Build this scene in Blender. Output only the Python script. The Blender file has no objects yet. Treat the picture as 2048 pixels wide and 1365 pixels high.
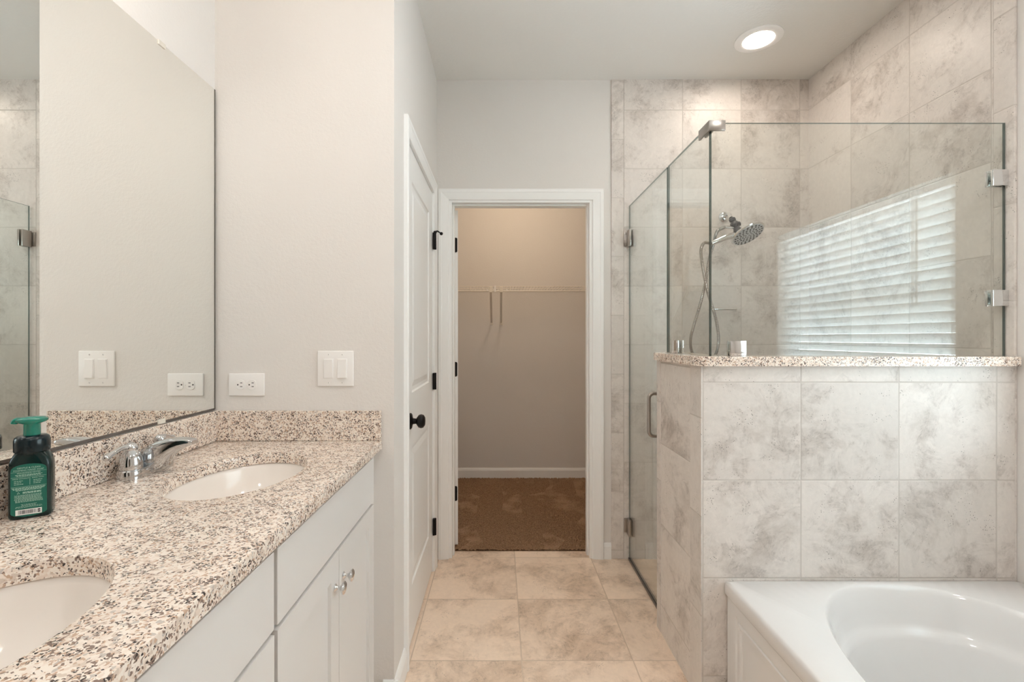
import bpy, bmesh, math, random
from mathutils import Vector, Matrix
random.seed(7)
C = bpy.context.scene.collection
PI = math.pi
scene = bpy.context.scene

# ------------------------------------------------------------------ camera, light, exposure
CAM_H = 1.264
cam_data = bpy.data.cameras.new('camera')
cam_data.sensor_width = 36.0
cam_data.lens = 936.0 / 2048.0 * 36.0
cam_data.shift_x = 24.0 / 2048.0
cam_data.shift_y = -6.5 / 2048.0
cam_data.clip_start = 0.02
cam = bpy.data.objects.new('camera', cam_data)
C.objects.link(cam)
cam.location = (0, 0, CAM_H)
cam.rotation_euler = (PI / 2, 0, 0)
scene.camera = cam

scene.view_settings.view_transform = 'Standard'
scene.view_settings.look = 'None'
scene.view_settings.gamma = 1.0
scene.view_settings.use_curve_mapping = False
scene.view_settings.exposure = 0.09
scene.cycles.max_bounces = 14
scene.cycles.diffuse_bounces = 8
scene.cycles.glossy_bounces = 8
scene.cycles.transparent_max_bounces = 24
scene.cycles.sample_clamp_indirect = 6.0

SKY = 27.0          # daylight outside the window
CAN = 168.0         # recessed ceiling lights
VANITY = 20.0       # bulbs of the vanity bar
CLOSET = 56.0       # globe in the closet
WARM = (1.0, 0.90, 0.80)
CANCOL = (1.0, 0.965, 0.93)
CLOSETCOL = (1.0, 0.79, 0.58)

world = bpy.data.worlds.new('sky')
scene.world = world
world.use_nodes = True
bg = world.node_tree.nodes['Background']
bg.inputs['Color'].default_value = (0.80, 0.92, 1.0, 1)
bg.inputs['Strength'].default_value = SKY

# ------------------------------------------------------------------ key dimensions
CEIL = 2.74
XL, XR = -0.977, 1.7706          # left (mirror) wall, right wall
YB, YC = -1.6, 4.20              # wall behind the camera, closet back wall
YE = 1.604                       # end wall of the vanity
XH = -0.363                      # hall wall with the panel door
YF, YF2 = 2.68, 2.80             # far wall, both faces
CT = 0.914                       # counter top
KX, KY, KY2, KH = 0.690, 1.601, 2.05, 1.167   # shower knee wall
GX, GY, GTOP = 0.737, 1.634, 2.013            # shower glass planes and top

# ------------------------------------------------------------------ helpers
def lin(r, g, b):
    f = lambda c: (c / 255 / 12.92) if c / 255 <= 0.04045 else ((c / 255 + 0.055) / 1.055) ** 2.4
    return (f(r), f(g), f(b), 1.0)

def N(nt, typ, ins=None, **props):
    n = nt.nodes.new(typ)
    for k, v in props.items():
        setattr(n, k, v)
    for k, v in (ins or {}).items():
        s = n.inputs[k]
        if isinstance(v, bpy.types.NodeSocket):
            nt.links.new(v, s)
        else:
            s.default_value = v
    return n

def Mth(nt, op, a, b=0.0, c=None, clamp=False):
    ins = {0: a, 1: b}
    if c is not None:
        ins[2] = c
    return N(nt, 'ShaderNodeMath', ins, operation=op, use_clamp=clamp).outputs[0]

def mixc(nt, fac, a, b, blend='MIX'):
    n = nt.nodes.new('ShaderNodeMix')
    n.data_type = 'RGBA'
    n.blend_type = blend
    for i, v in ((0, fac), (6, a), (7, b)):
        if isinstance(v, bpy.types.NodeSocket):
            nt.links.new(v, n.inputs[i])
        else:
            n.inputs[i].default_value = v
    return n.outputs[2]

def ramp(nt, fac, stops, interp='LINEAR'):
    n = nt.nodes.new('ShaderNodeValToRGB')
    n.color_ramp.interpolation = interp
    els = n.color_ramp.elements
    while len(els) < len(stops):
        els.new(0.5)
    for e, (p, c) in zip(els, stops):
        e.position = p
        e.color = c if len(c) == 4 else (*c, 1)
    nt.links.new(fac, n.inputs[0])
    return n.outputs[0]

def new_mat(name):
    m = bpy.data.materials.new(name)
    m.use_nodes = True
    nt = m.node_tree
    p = nt.nodes['Principled BSDF']
    return m, nt, p

def simple(name, col, rough=0.5, metal=0.0, spec=0.5, coat=0.0, bump=None):
    m, nt, p = new_mat(name)
    p.inputs['Base Color'].default_value = col
    p.inputs['Roughness'].default_value = rough
    p.inputs['Metallic'].default_value = metal
    p.inputs['Specular IOR Level'].default_value = spec
    if coat:
        p.inputs['Coat Weight'].default_value = coat
        p.inputs['Coat Roughness'].default_value = 0.05
    if bump:
        scale, strength, dist = bump
        tc = N(nt, 'ShaderNodeTexCoord')
        no = N(nt, 'ShaderNodeTexNoise', {'Vector': tc.outputs['Object'], 'Scale': scale, 'Detail': 3.0, 'Roughness': 0.6})
        b = N(nt, 'ShaderNodeBump', {'Height': no.outputs[0], 'Strength': strength, 'Distance': dist})
        nt.links.new(b.outputs[0], p.inputs['Normal'])
    return m

def emission(name, col, strength):
    m = bpy.data.materials.new(name)
    m.use_nodes = True
    nt = m.node_tree
    nt.nodes.clear()
    o = N(nt, 'ShaderNodeOutputMaterial')
    e = N(nt, 'ShaderNodeEmission', {'Color': (*col, 1), 'Strength': strength})
    nt.links.new(e.outputs[0], o.inputs[0])
    return m

def glass_mat(name, tint, boost=1.0):
    """thin clear sheet: each face passes tinted light and mirrors by its angle"""
    m = bpy.data.materials.new(name)
    m.use_nodes = True
    nt = m.node_tree
    nt.nodes.clear()
    o = N(nt, 'ShaderNodeOutputMaterial')
    g = N(nt, 'ShaderNodeNewGeometry')
    d = N(nt, 'ShaderNodeVectorMath', {0: g.outputs['Normal'], 1: g.outputs['Incoming']}, operation='DOT_PRODUCT').outputs['Value']
    c = Mth(nt, 'ABSOLUTE', d)
    k = Mth(nt, 'POWER', Mth(nt, 'SUBTRACT', 1.0, c, clamp=True), 5.0)
    f = Mth(nt, 'MULTIPLY_ADD', k, 0.96, 0.043 * boost, clamp=True)
    t = N(nt, 'ShaderNodeBsdfTransparent', {'Color': (*tint, 1)})
    gl = N(nt, 'ShaderNodeBsdfGlossy', {'Color': (1, 1, 1, 1), 'Roughness': 0.0})
    mx = N(nt, 'ShaderNodeMixShader', {0: f, 1: t.outputs[0], 2: gl.outputs[0]})
    nt.links.new(mx.outputs[0], o.inputs[0])
    return m

def tile_mat(name, ax, size, off, light, cloud, vein, grout, gw=0.0028, seed=0.0, rough=0.38, cloudscale=3.2, cover=0.5, grout_amt=1.0):
    """stone-look ceramic tile; ax picks the two object axes of the surface"""
    m, nt, p = new_mat(name)
    tc = N(nt, 'ShaderNodeTexCoord')
    sx = N(nt, 'ShaderNodeSeparateXYZ', {0: tc.outputs['Object']})
    U, V = sx.outputs[ax[0].upper()], sx.outputs[ax[1].upper()]
    ids, dist = [], []
    for s, o, L in ((U, off[0], size[0]), (V, off[1], size[1])):
        q = Mth(nt, 'DIVIDE', Mth(nt, 'SUBTRACT', s, o), L)
        ids.append(Mth(nt, 'FLOOR', q))
        fr = Mth(nt, 'FRACT', Mth(nt, 'ADD', q, 100.0))
        dist.append(Mth(nt, 'MULTIPLY', Mth(nt, 'MINIMUM', fr, Mth(nt, 'SUBTRACT', 1.0, fr)), L))
    d = Mth(nt, 'MINIMUM', dist[0], dist[1])
    idv = N(nt, 'ShaderNodeCombineXYZ', {0: ids[0], 1: ids[1], 2: seed}).outputs[0]
    wn = N(nt, 'ShaderNodeTexWhiteNoise', {'Vector': idv}, noise_dimensions='3D')
    shift = N(nt, 'ShaderNodeVectorMath', {0: wn.outputs['Color'], 1: (9.0, 9.0, 9.0)}, operation='MULTIPLY').outputs[0]
    co = N(nt, 'ShaderNodeVectorMath', {0: tc.outputs['Object'], 1: shift}, operation='ADD').outputs[0]
    n1 = N(nt, 'ShaderNodeTexNoise', {'Vector': co, 'Scale': cloudscale, 'Detail': 11.0, 'Roughness': 0.72, 'Distortion': 0.35}).outputs[0]
    n2 = N(nt, 'ShaderNodeTexNoise', {'Vector': co, 'Scale': 8.0, 'Detail': 9.0, 'Roughness': 0.72, 'Distortion': 0.9}).outputs[0]
    n3 = N(nt, 'ShaderNodeTexNoise', {'Vector': co, 'Scale': 55.0, 'Detail': 5.0, 'Roughness': 0.7}).outputs[0]
    lo = 0.62 - 0.22 * cover
    f1 = ramp(nt, n1, [(lo, (0, 0, 0)), (lo + 0.19, (1, 1, 1))])
    col = mixc(nt, f1, light, cloud)
    # thin broken veins along the level line of the second noise
    rid = Mth(nt, 'ABSOLUTE', Mth(nt, 'SUBTRACT', n2, 0.53))
    vm = Mth(nt, 'SUBTRACT', 1.0, Mth(nt, 'MULTIPLY', rid, 16.0), clamp=True)
    vm = Mth(nt, 'MULTIPLY', vm, ramp(nt, n1, [(0.42, (0, 0, 0)), (0.62, (1, 1, 1))]))
    vm = Mth(nt, 'MULTIPLY', vm, ramp(nt, n3, [(0.38, (0, 0, 0)), (0.68, (1, 1, 1))]))
    col = mixc(nt, Mth(nt, 'MULTIPLY', vm, 0.75), col, vein)
    # fine mottling and the brightness of the single tile
    mot = ramp(nt, n3, [(0.3, (0.95, 0.95, 0.95)), (0.7, (1.05, 1.05, 1.05))])
    col = mixc(nt, 1.0, col, mot, 'MULTIPLY')
    val = Mth(nt, 'MULTIPLY_ADD', wn.outputs['Value'], 0.11, 0.945)
    col = mixc(nt, 1.0, col, N(nt, 'ShaderNodeCombineXYZ', {0: val, 1: val, 2: val}).outputs[0], 'MULTIPLY')
    # pits
    vo = N(nt, 'ShaderNodeTexVoronoi', {'Vector': co, 'Scale': 130.0, 'Randomness': 1.0}).outputs['Distance']
    n4 = N(nt, 'ShaderNodeTexNoise', {'Vector': co, 'Scale': 13.0, 'Detail': 3.0, 'Roughness': 0.6}).outputs[0]
    pit = Mth(nt, 'MULTIPLY', ramp(nt, vo, [(0.10, (1, 1, 1)), (0.26, (0, 0, 0))]), ramp(nt, n4, [(0.575, (0, 0, 0)), (0.63, (1, 1, 1))]))
    col = mixc(nt, Mth(nt, 'MULTIPLY', pit, 0.8), col, tuple(v * 0.35 for v in vein[:3]) + (1,))
    gm = ramp(nt, d, [(0.0, (1, 1, 1)), (gw * 0.55, (1, 1, 1)), (gw, (0, 0, 0))])
    col = mixc(nt, Mth(nt, 'MULTIPLY', gm, grout_amt), col, grout)
    nt.links.new(col, p.inputs['Base Color'])
    p.inputs['Specular IOR Level'].default_value = 0.4
    rr = Mth(nt, 'MULTIPLY_ADD', gm, 0.4, rough, clamp=True)
    nt.links.new(rr, p.inputs['Roughness'])
    hgt = Mth(nt, 'SUBTRACT', Mth(nt, 'MULTIPLY', n3, 0.06), Mth(nt, 'ADD', gm, Mth(nt, 'MULTIPLY', pit, 0.4)))
    b = N(nt, 'ShaderNodeBump', {'Height': hgt, 'Strength': 0.6, 'Distance': 0.0015})
    nt.links.new(b.outputs[0], p.inputs['Normal'])
    return m

def granite_mat(name):
    m, nt, p = new_mat(name)
    tc = N(nt, 'ShaderNodeTexCoord')
    n0 = N(nt, 'ShaderNodeTexNoise', {'Vector': tc.outputs['Object'], 'Scale': 120.0, 'Detail': 2.0})
    w = N(nt, 'ShaderNodeVectorMath', {0: n0.outputs['Color'], 1: (0.008, 0.008, 0.008)}, operation='MULTIPLY').outputs[0]
    co = N(nt, 'ShaderNodeVectorMath', {0: tc.outputs['Object'], 1: w}, operation='ADD').outputs[0]
    def cells(scale, off):
        c2 = N(nt, 'ShaderNodeVectorMath', {0: co, 1: (off, off, off)}, operation='ADD').outputs[0]
        v = N(nt, 'ShaderNodeTexVoronoi', {'Vector': c2, 'Scale': scale, 'Randomness': 1.0})
        return N(nt, 'ShaderNodeSeparateColor', {0: v.outputs['Color']}).outputs
    a = cells(190.0, 0.0)
    b = cells(300.0, 3.1)
    c = cells(370.0, 7.7)
    base = ramp(nt, a[0], [(0.0, lin(240, 230, 219)), (0.34, lin(235, 222, 210)), (0.62, lin(229, 212, 198)), (0.80, lin(214, 197, 183)), (0.92, lin(196, 186, 178))], 'CONSTANT')
    col = mixc(nt, ramp(nt, b[1], [(0.0, (0, 0, 0)), (0.88, (0.9, 0.9, 0.9))], 'CONSTANT'), base, lin(192, 160, 136))
    clus = N(nt, 'ShaderNodeTexNoise', {'Vector': tc.outputs['Object'], 'Scale': 42.0, 'Detail': 2.0}).outputs[0]
    gsel = Mth(nt, 'ADD', b[0], Mth(nt, 'MULTIPLY', Mth(nt, 'SUBTRACT', clus, 0.5), 0.55))
    col = mixc(nt, ramp(nt, gsel, [(0.0, (0, 0, 0)), (0.86, (1, 1, 1))], 'CONSTANT'), col, lin(136, 116, 106))
    dsel = Mth(nt, 'ADD', c[0], Mth(nt, 'MULTIPLY', Mth(nt, 'SUBTRACT', clus, 0.5), 0.7))
    col = mixc(nt, ramp(nt, dsel, [(0.0, (0, 0, 0)), (0.925, (1, 1, 1))], 'CONSTANT'), col, lin(62, 56, 54))
    nt.links.new(col, p.inputs['Base Color'])
    p.inputs['Roughness'].default_value = 0.16
    p.inputs['Specular IOR Level'].default_value = 0.45
    return m

def carpet_mat(name):
    m, nt, p = new_mat(name)
    tc = N(nt, 'ShaderNodeTexCoord')
    n1 = N(nt, 'ShaderNodeTexNoise', {'Vector': tc.outputs['Object'], 'Scale': 170.0, 'Detail': 4.0, 'Roughness': 0.75}).outputs[0]
    # brushed patches left by the vacuum cleaner
    mp = N(nt, 'ShaderNodeMapping', {'Vector': tc.outputs['Object'], 'Scale': (6.0, 3.2, 1.0)})
    vo = N(nt, 'ShaderNodeTexVoronoi', {'Vector': mp.outputs[0], 'Scale': 1.0, 'Randomness': 1.0}, feature='F1')
    s = N(nt, 'ShaderNodeSeparateColor', {0: vo.outputs['Color']}).outputs[0]
    nap = Mth(nt, 'MULTIPLY', ramp(nt, s, [(0.62, (0, 0, 0)), (0.64, (1, 1, 1))]), ramp(nt, N(nt, 'ShaderNodeTexNoise', {'Vector': tc.outputs['Object'], 'Scale': 7.0, 'Detail': 3.0}).outputs[0], [(0.42, (0, 0, 0)), (0.62, (1, 1, 1))]))
    c1 = mixc(nt, ramp(nt, n1, [(0.3, (0, 0, 0)), (0.7, (1, 1, 1))]), lin(98, 74, 55), lin(182, 148, 118))
    c2 = mixc(nt, Mth(nt, 'MULTIPLY', nap, 0.35), c1, lin(205, 172, 142))
    nt.links.new(c2, p.inputs['Base Color'])
    p.inputs['Roughness'].default_value = 1.0
    p.inputs['Specular IOR Level'].default_value = 0.05
    b = N(nt, 'ShaderNodeBump', {'Height': n1, 'Strength': 0.8, 'Distance': 0.006})
    nt.links.new(b.outputs[0], p.inputs['Normal'])
    return m

# ------------------------------------------------------------------ materials
PAINT = lin(225, 221, 217)
mPaint = simple('wall_paint', PAINT, 0.75, spec=0.25, bump=(95.0, 0.22, 0.004))
mCeil = simple('ceiling_paint', lin(228, 226, 222), 0.85, spec=0.2, bump=(70.0, 0.3, 0.005))
mTrim = simple('white_trim_paint', lin(245, 245, 244), 0.35)
mDoor = simple('white_door_paint', lin(240, 240, 239), 0.4)
mCab = simple('white_cabinet_paint', lin(226, 224, 222), 0.38)
mCabIn = simple('cabinet_shadow_side', lin(205, 203, 198), 0.5)
mChrome = simple('chrome', (0.80, 0.81, 0.82, 1), 0.06, 1.0)
mFaucet = simple('faucet_chrome', (0.66, 0.67, 0.68, 1), 0.07, 1.0)
mNickel = simple('brushed_nickel', lin(178, 172, 166), 0.28, 1.0)
mHose = simple('metal_hose', lin(184, 182, 180), 0.22, 1.0)
mBlack = simple('black_bronze', lin(28, 26, 26), 0.35, 0.6)
mDarkPlastic = simple('dark_grey_plastic', lin(62, 62, 64), 0.35)
mSpray = simple('grey_spray_face', lin(206, 210, 212), 0.22, 0.35)
mNozzle = simple('black_rubber_nozzles', lin(26, 28, 30), 0.5)
mPorc = simple('white_porcelain', lin(242, 236, 230), 0.12, coat=0.5)
mTub = simple('white_acrylic', lin(226, 225, 224), 0.14, coat=0.4)
mPlate = simple('white_plastic', lin(242, 240, 238), 0.3)
mSlot = simple('dark_slot', lin(60, 58, 58), 0.6)
mRubber = simple('white_rubber', lin(225, 225, 220), 0.6)
mWire = simple('white_vinyl_wire', lin(232, 226, 216), 0.4)
mMirror = simple('mirror_silver', (0.925, 0.94, 0.92, 1), 0.0, 1.0)
mMirrorEdge = simple('mirror_dark_edge', lin(104, 98, 94), 0.25, 0.4)  # dark tone for mirror edge with its gap shade, and the door sweep
mClear = simple('clear_plastic_clip', lin(222, 216, 206), 0.2)
mGlass = glass_mat('shower_glass', (0.958, 0.975, 0.966), 1.25)
mPane = glass_mat('window_glass', (0.97, 0.98, 0.98))
mGlassEdge, nt, p = new_mat('green_glass_edge')
p.inputs['Base Color'].default_value = lin(34, 48, 50)
p.inputs['Roughness'].default_value = 0.08
p.inputs['Specular IOR Level'].default_value = 0.9
_t = N(nt, 'ShaderNodeBsdfTransparent', {'Color': (0.50, 0.62, 0.60, 1)})
_m = N(nt, 'ShaderNodeMixShader', {0: 0.38, 1: p.outputs[0], 2: _t.outputs[0]})
nt.links.new(_m.outputs[0], nt.nodes['Material Output'].inputs[0])
mGranite = granite_mat('speckled_granite')
mCarpet = carpet_mat('brown_carpet')
TL, TCL, TV, TG = lin(221, 214, 208), lin(184, 174, 166), lin(134, 124, 118), lin(200, 193, 186)
TS = 0.3352
mTileBack = tile_mat('shower_tile_back', 'xz', (TS, TS), (0.7065, 0.2185), TL, TCL, TV, TG, seed=1.0)
mTileRight = tile_mat('shower_tile_right', 'yz', (TS, TS), (2.68 - 8 * TS + 0.005, 0.2185), TL, TCL, TV, TG, seed=2.0)
mTileStripB = tile_mat('shower_bullnose_back', 'xz', (5.0, TS), (-2.0, 0.2185 + TS / 2), TL, TCL, TV, TG, seed=3.0)
mTileStripR = tile_mat('shower_bullnose_right', 'yz', (5.0, TS), (-2.0, 0.2185 + TS / 2), TL, TCL, TV, TG, seed=4.0)
mTileKneeF = tile_mat('knee_tile_front', 'xz', (TS, TS), (0.6915 + 0.002, 0.1055), TL, TCL, TV, TG, seed=5.0)
mTileKneeL = tile_mat('knee_tile_side', 'yz', (5.0, 0.345), (-2.0, 0.122), TL, TCL, TV, TG, seed=6.0)
mTileKneeS = tile_mat('knee_bullnose', 'yz', (5.0, 0.338), (-2.0, 0.313), TL, TCL, TV, TG, seed=7.0)
mTileFloor = tile_mat('floor_tile', 'xy', (0.436, 0.430), (0.085, 1.831), lin(238, 217, 197), lin(200, 176, 154), lin(140, 120, 104), lin(202, 183, 164), gw=0.003, seed=8.0, rough=0.33, cloudscale=2.8, cover=0.65)

# ------------------------------------------------------------------ mesh helpers
def link(o):
    C.objects.link(o)
    return o

def obj(name, bm, mats, parent=None, local=False, smooth=None, weld=True):
    """turn a bmesh (world coordinates unless local) into one object"""
    if weld:
        bmesh.ops.remove_doubles(bm, verts=bm.verts, dist=1e-6)
    bmesh.ops.recalc_face_normals(bm, faces=bm.faces)
    if parent is not None and not local:
        off = Vector((0, 0, 0))
        q = parent
        while q is not None:
            off += q.location
            q = q.parent
        bmesh.ops.translate(bm, verts=bm.verts, vec=-off)
    me = bpy.data.meshes.new(name)
    bm.to_mesh(me)
    bm.free()
    for m in (mats if isinstance(mats, (list, tuple)) else [mats]):
        me.materials.append(m)
    if smooth is not None:
        for pl in me.polygons:
            pl.use_smooth = True
        me.set_sharp_from_angle(angle=math.radians(smooth))
    o = bpy.data.objects.new(name, me)
    if parent is not None:
        o.parent = parent
    return link(o)

def tag(o, label=None, cat=None, group=None, kind=None):
    if label: o['label'] = label
    if cat: o['category'] = cat
    if group: o['group'] = group
    if kind: o['kind'] = kind
    return o

def thing(name, loc, label, cat, group=None, rotz=0.0):
    o = bpy.data.objects.new(name, None)
    o.empty_display_size = 0.05
    o.location = loc
    o.rotation_euler = (0, 0, rotz)
    link(o)
    return tag(o, label, cat, group)

def struct(name, bm, mats, smooth=None, label=None):
    o = obj(name, bm, mats, smooth=smooth)
    o['kind'] = 'structure'
    if label: o['label'] = label
    return o

def box(bm, x0, x1, y0, y1, z0, z1, bev=0.0, seg=2, mi=0):
    vs = [bm.verts.new(p) for p in ((x0, y0, z0), (x1, y0, z0), (x1, y1, z0), (x0, y1, z0), (x0, y0, z1), (x1, y0, z1), (x1, y1, z1), (x0, y1, z1))]
    fs = [bm.faces.new([vs[i] for i in q]) for q in ((0, 3, 2, 1), (4, 5, 6, 7), (0, 1, 5, 4), (1, 2, 6, 5), (2, 3, 7, 6), (3, 0, 4, 7))]
    for f in fs:
        f.material_index = mi
    if bev > 0:
        es = list({e for f in fs for e in f.edges})
        r = bmesh.ops.bevel(bm, geom=es, offset=bev, segments=seg, affect='EDGES', profile=0.5)
        for f in r['faces']:
            f.material_index = mi
    return fs

def bx(*a, **k):
    bm = bmesh.new()
    box(bm, *a, **k)
    return bm

def frame_of(d):
    d = d.normalized()
    a = Vector((0, 0, 1)) if abs(d.z) < 0.9 else Vector((1, 0, 0))
    u = d.cross(a).normalized()
    return u, d.cross(u).normalized()

def rings(bm, loops, cap0=True, cap1=True, closed=True, mi=0):
    """skin a list of equally long vertex position loops"""
    R = [[bm.verts.new(p) for p in L] for L in loops]
    n = len(R[0])
    for a, b in zip(R[:-1], R[1:]):
        for i in range(n if closed else n - 1):
            j = (i + 1) % n
            f = bm.faces.new((a[i], a[j], b[j], b[i]))
            f.material_index = mi
    if cap0:
        bm.faces.new(R[0]).material_index = mi
    if cap1:
        bm.faces.new(R[-1][::-1]).material_index = mi
    return R

def lathe(bm, origin, axis, prof, n=32, mi=0, caps=True):
    """prof: list of (radius, distance along axis)"""
    o, d = Vector(origin), Vector(axis).normalized()
    u, v = frame_of(d)
    loops = []
    for r, h in prof:
        r = max(r, 1e-5)
        loops.append([o + d * h + (u * math.cos(2 * PI * i / n) + v * math.sin(2 * PI * i / n)) * r for i in range(n)])
    rings(bm, loops, caps, caps, mi=mi)

def tube(bm, pts, rad, n=12, mi=0):
    pts = [Vector(p) for p in pts]
    rads = rad if isinstance(rad, (list, tuple)) else [rad] * len(pts)
    loops = []
    t0 = (pts[1] - pts[0]).normalized()
    u, v = frame_of(t0)
    prev = t0
    for i, p in enumerate(pts):
        if i == 0: t = t0
        elif i == len(pts) - 1: t = (pts[-1] - pts[-2]).normalized()
        else: t = ((pts[i + 1] - p).normalized() + (p - pts[i - 1]).normalized()).normalized()
        q = prev.rotation_difference(t)
        u = (q @ u).normalized()
        v = t.cross(u).normalized()
        prev = t
        loops.append([p + (u * math.cos(2 * PI * k / n) + v * math.sin(2 * PI * k / n)) * rads[i] for k in range(n)])
    rings(bm, loops, mi=mi)

def spline(pts, n=8):
    """Catmull-Rom through the points"""
    P = [Vector(p) for p in pts]
    P = [P[0] * 2 - P[1]] + P + [P[-1] * 2 - P[-2]]
    out = []
    for i in range(1, len(P) - 2):
        a, b, c, d = P[i - 1:i + 3]
        for k in range(n):
            t = k / n
            out.append(0.5 * ((2 * b) + (c - a) * t + (2 * a - 5 * b + 4 * c - d) * t * t + (3 * b - a - 3 * c + d) * t ** 3))
    out.append(P[-2])
    return out

def sphere(bm, c, r, n=20, squash=(1, 1, 1), mi=0):
    k = n // 2
    loops = []
    for j in range(k + 1):
        th = PI * j / k
        rr = max(math.sin(th), 1e-4)
        loops.append([Vector((c[0] + r * squash[0] * rr * math.cos(2 * PI * i / n), c[1] + r * squash[1] * rr * math.sin(2 * PI * i / n), c[2] + r * squash[2] * math.cos(th))) for i in range(n)])
    rings(bm, loops, mi=mi)

def offset_loop(L, d):
    """mitred inward offset of a counter-clockwise 2D loop (positive = inward)"""
    n = len(L)
    out = []
    for i in range(n):
        p0, p1, p2 = Vector(L[i - 1]), Vector(L[i]), Vector(L[(i + 1) % n])
        a, b = (p1 - p0).normalized(), (p2 - p1).normalized()
        na, nb = Vector((-a.y, a.x)), Vector((-b.y, b.x))
        m = na + nb
        k = d / max(0.3, m.dot(na)) if m.length > 1e-6 else d
        out.append(tuple(p1 + m * k))
    return out

def slab(bm, outer, holes, z0, z1, ch=0.003):
    """flat stone slab with chamfered upper edges; outer loop CCW, holes CCW"""
    def fill(loops, z):
        es = []
        for L in loops:
            vs = [bm.verts.new((p[0], p[1], z)) for p in L]
            es += [bm.edges.new((vs[i], vs[(i + 1) % len(vs)])) for i in range(len(vs))]
        bmesh.ops.triangle_fill(bm, use_beauty=True, use_dissolve=False, edges=es)
    o_in = offset_loop(outer, ch)
    h_out = [offset_loop(h, -ch) for h in holes]
    fill([o_in] + h_out, z1)
    fill([outer] + holes, z0)
    for a, b in [(o_in, outer)] + list(zip(h_out, holes)):
        A = [Vector((p[0], p[1], z1)) for p in a]
        Bm = [Vector((p[0] * 0.65 + q[0] * 0.35, p[1] * 0.65 + q[1] * 0.35, z1 - ch * 0.15)) for p, q in zip(b, a)]
        B = [Vector((p[0], p[1], z1 - ch)) for p in b]
        D = [Vector((p[0], p[1], z0)) for p in b]
        rings(bm, [A, Bm, B, D], False, False)

def ellipse(cx, cy, rx, ry, n=72):
    return [(cx + rx * math.cos(2 * PI * i / n), cy + ry * math.sin(2 * PI * i / n)) for i in range(n)]

def board(bm, u0, u1, v0, v1, t, panels, prof, to, mi=0):
    """slab whose front carries moulded panels; prof = [(inset, height)] from a panel's edge inward; to(u, v, h) places a point"""
    us, vs = {u0, u1}, {v0, v1}
    for a, b, c, d in panels:
        for ins, h in prof:
            us |= {round(a + ins, 5), round(b - ins, 5)}
            vs |= {round(c + ins, 5), round(d - ins, 5)}
    us, vs = sorted(us), sorted(vs)
    def hgt(u, v):
        for a, b, c, d in panels:
            q = min(u - a, b - u, v - c, d - v)
            if q >= -1e-6:
                h = prof[0][1]
                for (i0, h0), (i1, h1) in zip(prof[:-1], prof[1:]):
                    if q >= i1 - 1e-6: h = h1
                    elif q > i0 - 1e-6:
                        h = h0 + (h1 - h0) * (q - i0) / (i1 - i0)
                        break
                return h
        return 0.0
    G = [[bm.verts.new(to(u, v, hgt(u, v))) for v in vs] for u in us]
    for i in range(len(us) - 1):
        for j in range(len(vs) - 1):
            q = (G[i][j], G[i + 1][j], G[i + 1][j + 1], G[i][j + 1])
            h = [hgt(us[i], vs[j]), hgt(us[i + 1], vs[j]), hgt(us[i + 1], vs[j + 1]), hgt(us[i], vs[j + 1])]
            if abs(h[0] + h[2] - h[1] - h[3]) > 1e-6:   # mitre corner: split along the crease
                if abs(h[0] - h[2]) > abs(h[1] - h[3]):
                    bm.faces.new((q[0], q[1], q[2])); bm.faces.new((q[0], q[2], q[3]))
                else:
                    bm.faces.new((q[0], q[1], q[3])); bm.faces.new((q[1], q[2], q[3]))
            else:
                bm.faces.new(q)
    nb = [bm.verts.new(to(u, v, -t)) for u, v in ((u0, v0), (u1, v0), (u1, v1), (u0, v1))]
    bm.faces.new(nb)
    e1 = [G[i][0] for i in range(len(us))]
    e2 = [G[-1][j] for j in range(len(vs))]
    e3 = [G[i][-1] for i in range(len(us))]
    e4 = [G[0][j] for j in range(len(vs))]
    bm.faces.new(e1 + [nb[1], nb[0]])
    bm.faces.new(e2 + [nb[2], nb[1]])
    bm.faces.new(e3 + [nb[2], nb[3]])
    bm.faces.new(e4 + [nb[3], nb[0]])

def casing(bm, u0, u1, h, prof, to):
    """door casing: mitred profile [(outward offset, projection)] round an opening"""
    loops = []
    for st in range(4):
        L = []
        for o, t in prof:
            u, v = ((u0 - o, 0.0), (u0 - o, h + o), (u1 + o, h + o), (u1 + o, 0.0))[st]
            L.append(Vector(to(u, v, t)))
        loops.append(L)
    rings(bm, loops, True, True)

CASE = [(0.0, 0.0), (0.0, 0.008), (0.003, 0.010), (0.020, 0.0125), (0.040, 0.0155), (0.044, 0.0175), (0.058, 0.0175), (0.062, 0.014), (0.062, 0.0)]

def base_profile(bm, p0, p1, nrm, h=0.092, t=0.013):
    """baseboard with an eased top from p0 to p1 along a wall whose room side is nrm"""
    prof = [(0, 0), (t, 0), (t, h - 0.022), (t * 0.75, h - 0.012), (t * 0.5, h - 0.004), (t * 0.3, h), (0, h)]
    loops = []
    for p in (p0, p1):
        loops.append([Vector((p[0] + nrm[0] * a, p[1] + nrm[1] * a, (p[2] if len(p) > 2 else 0.0) + b)) for a, b in prof])
    rings(bm, loops)

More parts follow.
